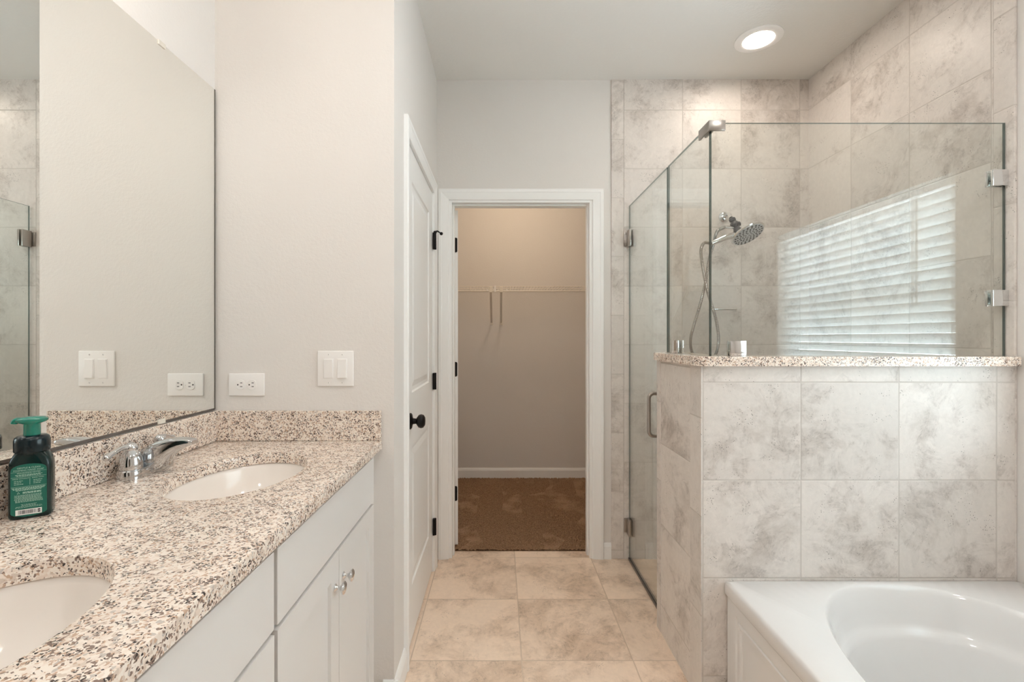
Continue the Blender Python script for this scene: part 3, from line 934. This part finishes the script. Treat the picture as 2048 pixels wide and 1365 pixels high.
sx, sz = -0.562, 1.1585
sw = thing('light_switch', (sx, YE, sz), 'white double rocker switch plate on the end wall', 'light switch')
b = bmesh.new(); box(b, sx - 0.0615, sx + 0.0615, YE - 0.006, YE, sz - 0.0605, sz + 0.0605, bev=0.0025, seg=3)
obj('cover_plate', b, mPlate, sw, smooth=35)
for k, s in enumerate((-1, 1)):
    rx = sx + s * 0.0232
    b = bmesh.new()
    box(b, rx - 0.0172, rx + 0.0172, YE - 0.0072, YE - 0.005, sz - 0.034, sz + 0.034, bev=0.0008)
    fr = obj('switch_frame', b, mPlate, sw, smooth=35)
    b = bmesh.new()
    lo, hi = (0.0125, 0.0085) if k else (0.0082, 0.0118)
    L = [(-0.0145, -0.0315), (0.0145, -0.0315), (0.0145, 0.0315), (-0.0145, 0.0315)]
    v0 = [Vector((rx + x, YE - 0.006, sz + z)) for x, z in L]
    v1 = [Vector((rx + x * 0.97, YE - (lo if z < 0 else hi), sz + z * 0.985)) for x, z in L]
    rings(b, [v0, v1])
    obj('rocker', b, mPlate, fr)
    for dz in (-0.048, 0.048):
        b = bmesh.new(); lathe(b, (rx, YE - 0.0058, sz + dz), (0, -1, 0), [(0.003, 0), (0.0026, 0.001), (0.0002, 0.0011)], 14)
        box(b, rx - 0.0004, rx + 0.0004, YE - 0.0071, YE - 0.0067, sz + dz - 0.0022, sz + dz + 0.0022, mi=1)
        obj('screw', b, [mPlate, mSlot], sw, smooth=35)

# soap bottle
mBottle = simple('dark_green_plastic', lin(6, 34, 33), 0.15, spec=0.4)
mCollar = simple('dark_teal_collar', lin(8, 28, 34), 0.2, spec=0.4)
mPump = simple('green_pump_plastic', lin(0, 122, 104), 0.22, coat=0.4)
mLabel = simple('green_label', lin(18, 100, 84), 0.45)
mInk = simple('pale_label_print', lin(176, 208, 192), 0.6)
mWhiteInk = simple('white_barcode_field', lin(240, 238, 234), 0.6)
mBar = simple('barcode_bars', lin(60, 44, 56), 0.6)
sb = thing('soap_bottle', (-0.9215, 0.922, CT + 0.0004), 'dark green foaming hand soap bottle with green pump on the granite counter', 'soap bottle', rotz=math.radians(32))
BW, BD = 0.0315, 0.0205
def sup(hx, hy, z, e=0.42, n=48):
    L = []
    for i in range(n):
        a = 2 * PI * i / n
        ca, sa = math.cos(a), math.sin(a)
        L.append(Vector((hx * math.copysign(abs(ca) ** e, ca), hy * math.copysign(abs(sa) ** e, sa), z)))
    return L
b = bmesh.new()
rings(b, [sup(BW * s, BD * t, z, e) for s, t, z, e in ((.90, .86, 0, .42), (.97, .96, .002, .42), (1, 1, .006, .42), (1, 1, .098, .42), (.985, .98, .106, .46), (.93, .96, .114, .55), (.84, .95, .121, .7), (.76, .95, .126, .9), (.74, .98, .128, 1.0))])
obj('bottle', b, mBottle, sb, local=True, smooth=50)
b = bmesh.new()
lathe(b, (0, 0, .1275), (0, 0, 1), [(.0262, 0), (.0268, .002), (.0266, .022), (.0250, .0275), (.0215, .0305), (.0150, .0315)], 40)
obj('collar', b, mCollar, sb, local=True, smooth=40)
b = bmesh.new()
lathe(b, (0, 0, .1585), (0, 0, 1), [(.0125, 0), (.0125, .022), (.0135, .024)], 32)
rings(b, [sup(hx, hy, z, .75, 40) for hx, hy, z in ((.0135, .0135, .181), (.021, .015, .184), (.0235, .0165, .187), (.0235, .0165, .190), (.019, .013, .1935), (.008, .006, .195))])
tube(b, spline([(-.008, 0, .188), (-.019, -.0005, .1885), (-.0245, -.001, .1865), (-.0255, -.001, .1825)], 6), [.0058] * 13 + [.0052] * 6, 14)
obj('pump', b, mPump, sb, local=True, smooth=45)
# label with its print on the broad face towards the camera
LY = -BD - 0.0004
b = bmesh.new()
out = []
lw, lb, lt = .0255, .007, .104
for i in range(13):
    a = PI - PI * i / 12
    out.append((lw * math.cos(a), .094 + .012 * math.sin(a) ** 0.8))
for i in range(13):
    a = -PI * i / 12
    out.append((lw * math.cos(a), .013 + .008 * math.sin(a)))
rings(b, [[Vector((x, LY + 0.0010, z)) for x, z in out], [Vector((x, LY, z)) for x, z in out]])
lab = obj('label', b, mLabel, sb, local=True)
tag(lab, 'green printed back label')
inkb = bmesh.new()
def text_to(bm, s, cx, z, size, align='CENTER'):
    cu = bpy.data.curves.new('print', 'FONT')
    cu.body = s; cu.size = size; cu.align_x = align
    cu.resolution_u = 2
    to = bpy.data.objects.new('print', cu)
    link(to)
    bpy.context.view_layer.update()
    dg = bpy.context.evaluated_depsgraph_get()
    me = bpy.data.meshes.new_from_object(to.evaluated_get(dg))
    me.transform(Matrix.Translation((cx, LY - 0.00025, z)) @ Matrix.Rotation(PI / 2, 4, 'X'))
    bm.from_mesh(me)
    bpy.data.objects.remove(to); bpy.data.curves.remove(cu); bpy.data.meshes.remove(me)
text_to(inkb, 'GENTLE & CLEAN', 0, .0975, .0042)
text_to(inkb, 'FOAMING HAND SOAP', 0, .0930, .0041)
text_to(inkb, 'FRAGRANCE NOTES', 0, .0878, .0036)
text_to(inkb, 'MADE WITHOUT', -.0228, .0775, .0030, 'LEFT')
text_to(inkb, 'MADE WITH', .0045, .0775, .0030, 'LEFT')
def rule(x0, x1, z, h=.0005):
    vs = [inkb.verts.new((x, LY - 0.00025, q)) for x, q in ((x0, z), (x1, z), (x1, z + h), (x0, z + h))]
    inkb.faces.new(vs)
rule(-.025, .025, .0912, .0003); rule(-.025, .025, .0812, .0004); rule(-.025, .025, .0628, .0004)
vs = [inkb.verts.new((x, LY - 0.00025, q)) for x, q in ((.0014, .0655), (.0018, .0655), (.0018, .0800), (.0014, .0800))]
inkb.faces.new(vs)
# copy too small to read: broken lines of print
def line_of_print(x0, x1, z, h, wmin, wmax):
    x = x0
    while x < x1:
        w = min(random.uniform(wmin, wmax), x1 - x)
        rule(x, x + w, z, h)
        x += w + random.uniform(.0005, .0009)
for z, hw in ((.0852, .019), (.0832, .017)):
    line_of_print(-hw, hw, z, .0010, .0015, .004)
for k in range(3):
    line_of_print(-.0205, -.0205 + random.uniform(.009, .013), .0738 - k * .0031, .0009, .002, .004)
    line_of_print(.0065, .0065 + random.uniform(.009, .014), .0738 - k * .0031, .0009, .002, .004)
for z, hw in ((.0600, .0235), (.0578, .0220), (.0556, .018)):
    line_of_print(-hw, hw, z, .0012, .0018, .0045)
for z in (.0515, .0495):
    line_of_print(-.0085, .0175, z, .0013, .002, .005)
for i in range(3):      # small recycling arrows
    a = PI / 2 + i * 2 * PI / 3
    cxx, czz = -.0145 + .0014 * math.cos(a), .0510 + .0014 * math.sin(a)
    vs = [inkb.verts.new((cxx + .0011 * math.cos(a + q), LY - 0.00025, czz + .0011 * math.sin(a + q))) for q in (0.3, 2.2, 4.4)]
    inkb.faces.new(vs)
for k in range(9):
    line_of_print(-.0205 + random.uniform(0, .002), .0205 - random.uniform(0, .003), .0465 - k * .00165, .0007, .0012, .0035)
for k, hw in enumerate((.011, .010, .018, .019)):
    line_of_print(-hw, hw, .0282 - k * .0019, .0007, .0012, .0035)
obj('label_print', inkb, mInk, lab, local=True, weld=False)
b = bmesh.new(); box(b, -.0185, .0185, LY - .0004, LY - .0001, .0085, .0190)
x = -.0145
while x < .0105:
    w = random.choice((.0003, .0005, .0008))
    box(b, x, x + w, LY - .0006, LY - .00035, .0105, .0175, mi=1)
    x += w + random.choice((.0004, .0006, .0009))
for z in (.0108, .0146):
    box(b, .0125, .0165, LY - .0006, LY - .00035, z, z + .0026, mi=1)
obj('barcode', b, [mWhiteInk, mBar], lab, local=True, weld=False)

# ------------------------------------------------------------------ shower enclosure
def rounded_L():
    x0, x1, y0, y1 = KX - 0.020, XR - TT - 0.0012, KY - 0.020, KY2 + 0.018
    xi, yi = KX + KT + 0.012, KY + KT + 0.012
    L = []
    r = 0.045
    for i in range(9):
        a = PI + PI / 2 * i / 8
        L.append((x0 + r + r * math.cos(a), y0 + r + r * math.sin(a)))
    L += [(x1, y0), (x1, yi), (xi, yi), (xi, y1)]
    r2 = 0.03
    for i in range(7):
        a = PI / 2 + PI / 2 * i / 6
        L.append((x0 + r2 + r2 * math.cos(a), y1 - r2 + r2 * math.sin(a)))
    return L
b = bmesh.new()
slab(b, rounded_L(), [], KH + 0.0005, KH + 0.033, ch=0.004)
tag(obj('granite_wall_cap', b, mGranite, smooth=35), 'speckled granite cap with rounded corner on top of the tiled shower knee wall', 'granite cap')
CAPT = KH + 0.0335

def glass_box(bm, x0, x1, y0, y1, z0, z1, thin):
    fs = box(bm, x0, x1, y0, y1, z0, z1)
    for f, k in zip(fs, (1, 1, 0, 1, 0, 1) if thin == 'y' else (1, 1, 1, 0, 1, 0)):
        f.material_index = k
GT = 0.0045
fp = thing('shower_front_panel', ((GX + XR) / 2, GY, CAPT), 'clear glass shower panel on the granite cap behind the bathtub', 'shower glass')
b = bmesh.new(); glass_box(b, GX - GT, XR - TT - 0.004, GY - GT, GY + GT, CAPT, GTOP, 'y')
obj('glass_pane', b, [mGlass, mGlassEdge], fp)
def clip_front(x0, x1, z0, z1):
    b = bmesh.new()
    box(b, x0, x1, GY - GT - 0.010, GY - GT - 0.0005, z0, z1, bev=0.0015)
    box(b, x0, x1, GY + GT + 0.0005, GY + GT + 0.010, z0, z1, bev=0.0015)
    return b
b = clip_front(0.798, 0.853, CAPT, CAPT + 0.053)
tag(obj('clamp', b, mChrome, fp, smooth=35), 'square chrome glass clamp')
for z in (1.820, 1.402):
    b = clip_front(XR - TT - 0.0555, XR - TT - 0.001, z - 0.028, z + 0.028)
    tag(obj('clamp', b, mChrome, fp, smooth=35), 'square chrome glass clamp')
b = bmesh.new()
box(b, GX - 0.013, GX + 0.045, GY - 0.013, GY - GT - 0.0006, GTOP - 0.030, GTOP + 0.006, bev=0.0015)
box(b, GX - 0.013, GX - GT - 0.0006, GY - GT - 0.0006, GY + 0.075, GTOP - 0.030, GTOP + 0.006, bev=0.0015)
box(b, GX - 0.012, GX + 0.045, GY - 0.012, GY + 0.014, GTOP + 0.0005, GTOP + 0.006, bev=0.001)
box(b, GX - 0.012, GX + 0.014, GY + 0.013, GY + 0.075, GTOP + 0.0005, GTOP + 0.006, bev=0.001)
box(b, GX + GT + 0.0006, GX + 0.014, GY + 0.012, GY + 0.065, GTOP - 0.024, GTOP + 0.005, bev=0.001)
tag(obj('corner_clamp', b, mNickel, fp, smooth=35), 'chrome corner bracket joining the two glass panels')

PY1 = 2.043
sp = thing('shower_side_panel', (GX, (GY + PY1) / 2, CAPT), 'narrow clear glass panel on the granite cap between corner bracket and shower door', 'shower glass')
b = bmesh.new(); glass_box(b, GX - GT, GX + GT, GY + GT + 0.0015, PY1, CAPT, GTOP, 'x')
obj('glass_pane', b, [mGlass, mGlassEdge], sp)
b = bmesh.new()
for q in (GX - GT - 0.010, GX + GT + 0.0005):
    box(b, q, q + 0.0095, 1.915, 1.970, CAPT, CAPT + 0.053, bev=0.0015)
tag(obj('clamp', b, mChrome, sp, smooth=35), 'square chrome glass clamp')

dr = thing('shower_door', (GX, YF - TT, 0.012), 'frameless clear glass shower door hinged on the tiled far wall', 'shower door')
DRY0, DRY1 = PY1 + 0.012, YF - TT - 0.012
b = bmesh.new(); glass_box(b, GX - GT, GX + GT, DRY0, DRY1, 0.016, GTOP, 'x')
obj('glass_pane', b, [mGlass, mGlassEdge], dr)
for z in (1.825, 0.195):
    b = bmesh.new()
    yw = YF - TT - 0.0012
    box(b, GX - 0.030, GX + 0.030, yw - 0.006, yw, z - 0.040, z + 0.040, bev=0.001)
    for s in (-1, 1):
        xx = sorted((GX + s * (GT + 0.0005), GX + s * (GT + 0.011)))
        box(b, xx[0], xx[1], DRY1 - 0.050, DRY1 + 0.001, z - 0.046, z + 0.046, bev=0.0015)
    box(b, GX - 0.010, GX + 0.010, DRY1 + 0.0006, yw - 0.005, z - 0.024, z + 0.024, bev=0.001)
    for dz in (-0.03, 0.03):
        lathe(b, (GX - 0.021, yw - 0.0055, z + dz), (0, -1, 0), [(0.005, 0), (0.004, 0.002), (0.0005, 0.0025)], 12)
    tag(obj('hinge', b, mNickel, dr, smooth=35), 'brushed metal glass hinge')
b = bmesh.new()
hy = DRY0 + 0.050
for s in (-1, 1):
    x0 = GX + s * (GT + 0.0004)
    P = [(x0, hy, 0.822), (x0 + s * 0.045, hy, 0.822)]
    P = [(x0, hy, 0.822)] + [(x0 + s * (0.040 + 0.022 * math.sin(q)), hy, 0.822 - 0.0 + 0.022 - 0.022 * math.cos(q)) for q in [i * PI / 12 for i in range(7)]] + [(x0 + s * (0.040 + 0.022 * math.cos(q)), hy, 0.992 + 0.022 * math.sin(q)) for q in [i * PI / 12 for i in range(7)]] + [(x0, hy, 1.014)]
    tube(b, P, 0.0085, 16)
tag(obj('handle', b, mNickel, dr, smooth=40), 'brushed metal C-shaped door pull')
b = bmesh.new(); box(b, GX - 0.009, GX + 0.009, DRY0 + 0.002, DRY1 - 0.002, 0.002, 0.0155, bev=0.001)
tag(obj('bottom_sweep', b, mMirrorEdge, dr), 'dark sealing strip')

# shower head on the far wall
yw = YF - TT - 0.0008
hx, hz = 1.279, 1.953
sh = thing('showerhead', (hx, yw, hz), 'chrome shower head with looping metal hose on the tiled far wall', 'shower head')
b = bmesh.new(); lathe(b, (hx, yw, hz), (0, -1, 0), [(0.032, 0), (0.031, 0.004), (0.022, 0.011), (0.012, 0.014)], 32)
obj('wall_flange', b, mChrome, sh, smooth=40)
b = bmesh.new(); tube(b, spline([(hx, yw - 0.010, hz), (hx - 0.004, yw - 0.05, hz + 0.004), (hx - 0.013, yw - 0.09, hz - 0.010), (hx - 0.018, yw - 0.118, hz - 0.036)], 6), 0.0105, 16)
obj('shower_arm', b, mChrome, sh, smooth=40)
# bracket / diverter (dark) at the end of the arm
hcx, hcy, hcz = hx - 0.010, yw - 0.130, hz - 0.065
b = bmesh.new()
lathe(b, (hcx - 0.008, hcy + 0.008, hcz + 0.028), (0.36, -0.22, -1), [(0.012, 0), (0.017, 0.004), (0.017, 0.018), (0.013, 0.022), (0.020, 0.028), (0.024, 0.040), (0.021, 0.052), (0.016, 0.058), (0.018, 0.066), (0.022, 0.076), (0.020, 0.090), (0.010, 0.096)], 20)
lathe(b, (hcx + 0.012, hcy, hcz - 0.010), (1, 0.1, 0.35), [(0.014, 0), (0.014, 0.020), (0.009, 0.024)], 16)
obj('diverter', b, mDarkPlastic, sh, smooth=40)
# big round head, facing down and towards the room
fc = Vector((1.316, yw - 0.190, 1.812))
fn = Vector((0.24, -0.46, -0.82)).normalized()
b = bmesh.new()
lathe(b, fc, fn, [(0.012, -0.040), (0.030, -0.034), (0.060, -0.020), (0.084, -0.010), (0.088, -0.003), (0.085, 0.001), (0.080, 0.0015)], 48)
hd = obj('head', b, mChrome, sh, smooth=40)
b = bmesh.new(); lathe(b, fc, fn, [(0.0795, 0.0), (0.079, 0.003), (0.055, 0.004), (0.054, 0.003), (0.034, 0.004), (0.002, 0.005)], 48)
obj('spray_face', b, mSpray, hd, smooth=30)
u, v = frame_of(fn)
b = bmesh.new()
for rr, nn, sz in ((0.070, 20, 0.0055), (0.058, 16, 0.0045), (0.044, 14, 0.005), (0.030, 10, 0.0045), (0.017, 7, 0.004), (0.004, 1, 0.004)):
    for i in range(nn):
        a = 2 * PI * (i + 0.5 * (nn % 3)) / nn
        c = fc + (u * math.cos(a) + v * math.sin(a)) * rr + fn * 0.0035
        lathe(b, c, fn, [(sz, 0), (sz * 0.9, 0.002), (0.0004, 0.0022)], 8)
obj('nozzles', b, mNozzle, hd)
# hand piece: handle from the head to the left
h0 = fc - fn * 0.012 + Vector((-0.070, 0.0, -0.016))
h1 = Vector((1.118, yw - 0.195, 1.763))
b = bmesh.new()
P = spline([tuple(h0), tuple(h0.lerp(h1, 0.35) + Vector((0, 0, 0.006))), tuple(h0.lerp(h1, 0.75) + Vector((0, 0, 0.002))), tuple(h1)], 6)
tube(b, P, [0.0185 - 0.0075 * i / (len(P) - 1) for i in range(len(P))], 16)
obj('hand_grip', b, mChrome, sh, smooth=40)
b = bmesh.new()
q0 = Vector((hcx + 0.004, hcy - 0.002, hcz - 0.026))
q1 = Vector((hcx - 0.052, hcy - 0.004, hcz - 0.024))
tube(b, [q0, q1], [0.009, 0.0085], 14)
obj('hose_nut', b, mChrome, sh, smooth=40)
yh = yw - 0.16
def hp(px, py, y):       # keep the loop in a plane parallel to the wall
    return ((px - 1000) / 936.0 * y, y, CAM_H - (py - 676) / 936.0 * y)
loop = [tuple(q1)] + [hp(px, py, yh + 0.10 * t) for px, py, t in ((1434, 464, .0), (1427, 488, .1), (1418, 520, .2), (1411, 565, .3), (1400, 610, .5), (1388, 650, .6), (1381, 680, .7), (1384, 705, .8), (1398, 722, .85), (1416, 725, .8), (1431, 710, .7), (1437, 680, .6), (1432, 640, .4), (1420, 600, .25), (1411, 565, .1), (1404, 525, .0), (1402, 500, .0), (1409, 486, .0))] + [tuple(h1)]
P = spline(loop, 24)
# banded metal hose: the radius ripples along its length
b = bmesh.new()
fine = []
for a, c in zip(P[:-1], P[1:]):
    fine += [a, a.lerp(c, 0.5)]
fine.append(P[-1])
tube(b, fine, [0.0090 if i % 4 < 2 else 0.0068 for i in range(len(fine))], 10)
tag(obj('hose', b, mHose, sh, smooth=50), 'banded metal shower hose')

# slim bar on two posts
b = bmesh.new()
zz = 1.264 + (676 - 620) / 349.6
tube(b, [(1.18, yw - 0.05, zz), (1.325, yw - 0.05, zz)], 0.006, 12)
for x in (1.19, 1.318):
    tube(b, [(x, yw, zz), (x, yw - 0.05, zz)], 0.0055, 12)
tag(obj('shower_bar', b, mChrome, smooth=40), 'short slim chrome bar on the tiled wall below the shower head', 'shower bar')

# ------------------------------------------------------------------ bathtub
tx0, tx1, ty0, ty1, th = 0.768, XR - 0.002, 0.06, KY - 0.003, 0.437
tub = thing('bathtub', ((tx0 + tx1) / 2, (ty0 + ty1) / 2, 0), 'white bathtub with oval basin in front of the tiled knee wall', 'bathtub')
bcx, bcy, brx, bry = 1.275, 0.86, 0.415, 0.715
angs = sorted([2 * PI * i / 120 for i in range(120)] + [math.atan2(y - bcy, x - bcx) % (2 * PI) for x in (tx0, tx1) for y in (ty0, ty1)])
def rect_pt(a, ins, z):
    c, s = math.cos(a), math.sin(a)
    k = min((((tx1 - ins) - bcx) / c) if c > 1e-9 else (((tx0 + ins) - bcx) / c) if c < -1e-9 else 1e9,
            (((ty1 - ins) - bcy) / s) if s > 1e-9 else (((ty0 + ins) - bcy) / s) if s < -1e-9 else 1e9)
    return Vector((bcx + c * k, bcy + s * k, z))
def basin_pt(a, f, z, pinch=0.0):
    c, s = math.cos(a), math.sin(a)
    e = 2.35
    k = (abs(c / brx) ** e + abs(s / bry) ** e) ** (-1 / e)
    # arm rests: the basin wall swells inwards on both long sides
    w = math.exp(-((abs(s) * k / bry - 0.42) / 0.20) ** 2) * (abs(c) ** 0.8)
    f2 = f * (1 - pinch * w)
    return Vector((bcx + c * k * f2, bcy + s * k * f2, z))
loops = [[rect_pt(a, 0.004, 0.385) for a in angs], [rect_pt(a, 0.0, 0.392) for a in angs], [rect_pt(a, 0.0, th - 0.012) for a in angs], [rect_pt(a, 0.003, th - 0.004) for a in angs], [rect_pt(a, 0.010, th) for a in angs]]
loops += [[basin_pt(a, f, z, p) for a in angs] for f, z, p in ((1.0, th, 0), (0.994, th - 0.0015, 0), (0.987, th - 0.006, 0), (0.979, th - 0.016, .01), (0.968, th - 0.035, .03), (0.950, th - 0.075, .04), (0.938, th - 0.105, .06), (0.925, th - 0.120, .10), (0.91, th - 0.128, .17), (0.90, th - 0.145, .20), (0.885, th - 0.20, .20), (0.865, th - 0.27, .18), (0.845, th - 0.325, .15), (0.825, th - 0.345, .13), (0.79, th - 0.353, .11), (0.66, th - 0.355, .05), (0.40, th - 0.356, 0), (0.10, th - 0.358, 0))]
b = bmesh.new()
rings(b, loops, False, True)
obj('shell', b, mTub, tub, smooth=50)
b = bmesh.new()
board(b, ty0 + 0.004, ty1 - 0.001, 0.0, 0.3915, 0.02, [(ty0 + 0.06, ty1 - 0.055, 0.05, 0.345)], [(0.0, 0.0), (0.004, -0.005), (0.014, -0.005), (0.018, -0.001), (0.026, -0.001), (0.031, -0.006)], lambda u, v, h: (tx0 + 0.008 - h, u, v))
obj('apron', b, mTub, tub)
b = bmesh.new(); box(b, tx0 + 0.03, tx1, ty0 + 0.01, ty0 + 0.03, 0, 0.384)
obj('end_apron', b, mTub, tub)
b = bmesh.new(); lathe(b, (bcx, 0.42, th - 0.3575), (0, 0, 1), [(0.028, 0), (0.030, 0.002), (0.026, 0.004), (0.010, 0.003), (0.001, 0.003)], 28)
tag(obj('drain', b, mChrome, tub, smooth=40), 'chrome drain')

# ------------------------------------------------------------------ closet shelf
SZ, SY0 = 1.69, 3.86
def wire_shelf(x0, x1, brx, label):
    t = thing('wire_shelf', ((x0 + x1) / 2, YC, SZ), label, 'wire shelf', 'white wire closet shelves')
    b = bmesh.new()
    n = int((x1 - x0) / 0.0254)
    for i in range(n + 1):
        x = x0 + 0.006 + (x1 - x0 - 0.012) * i / n
        tube(b, [(x, YC - 0.004, SZ), (x, SY0, SZ), (x, SY0 - 0.0005, SZ - 0.006)], 0.0016, 6)
    for y in (YC - 0.006, (YC + SY0) / 2):
        tube(b, [(x0, y, SZ - 0.004), (x1, y, SZ - 0.004)], 0.0026, 8)
    obj('deck', b, mWire, t)
    for z in (SZ - 0.0035, SZ - 0.042):
        b = bmesh.new(); tube(b, [(x0, SY0 - 0.003, z), (x1, SY0 - 0.003, z)], 0.0032, 8)
        obj('front_rod', b, mWire, t)
    x = x0 + 0.12
    while x < x1:
        b = bmesh.new()
        tube(b, [(x, SY0 - 0.003, SZ - 0.003), (x, SY0 - 0.003, SZ - 0.042)], 0.003, 8)
        obj('lip_tie', b, mWire, t)
        x += 0.305
    b = bmesh.new()
    p0, p1 = Vector((brx, SY0 + 0.002, SZ - 0.046)), Vector((brx, YC - 0.004, 1.40))
    d = (p1 - p0)
    nrm = Vector((0, d.z, -d.y)).normalized()
    L = []
    for p in (p0, p1):
        L.append([p + Vector((-0.009, 0, 0)) + nrm * 0.003, p + Vector((0.009, 0, 0)) + nrm * 0.003, p + Vector((0.009, 0, 0)) - nrm * 0.003, p + Vector((-0.009, 0, 0)) - nrm * 0.003])
    rings(b, L)
    box(b, brx - 0.012, brx + 0.012, SY0 - 0.008, SY0 + 0.012, SZ - 0.052, SZ - 0.004, bev=0.002)
    br = obj('brace', b, mWire, t)
    b = bmesh.new(); box(b, brx - 0.014, brx + 0.014, YC - 0.006, YC - 0.0005, 1.378, 1.412, bev=0.002)
    lathe(b, (brx, YC - 0.0055, 1.392), (0, -1, 0), [(0.005, 0), (0.004, 0.002), (0.0005, 0.003)], 10)
    obj('wall_anchor', b, mWire, br)
    b = bmesh.new(); xc = brx + (-0.036 if brx < -0.03 else 0.05)
    box(b, xc - 0.008, xc + 0.008, YC - 0.012, YC - 0.0005, SZ - 0.014, SZ + 0.008, bev=0.002)
    obj('wall_clip', b, mPlate, t)
wire_shelf(XL + 0.004, -0.046, -0.076, 'white wire closet shelf on the left, ending at the joint between the two braces')
wire_shelf(-0.036, XR - 0.004, 0.010, 'long white wire closet shelf running right from the joint between the braces')
b = bmesh.new(); box(b, -0.0495, -0.0325, SY0 - 0.0085, SY0 + 0.003, SZ - 0.048, SZ + 0.003, bev=0.002)
tag(obj('shelf_connector', b, mPlate), 'white plastic connector joining the two wire shelves in the closet', 'shelf connector')
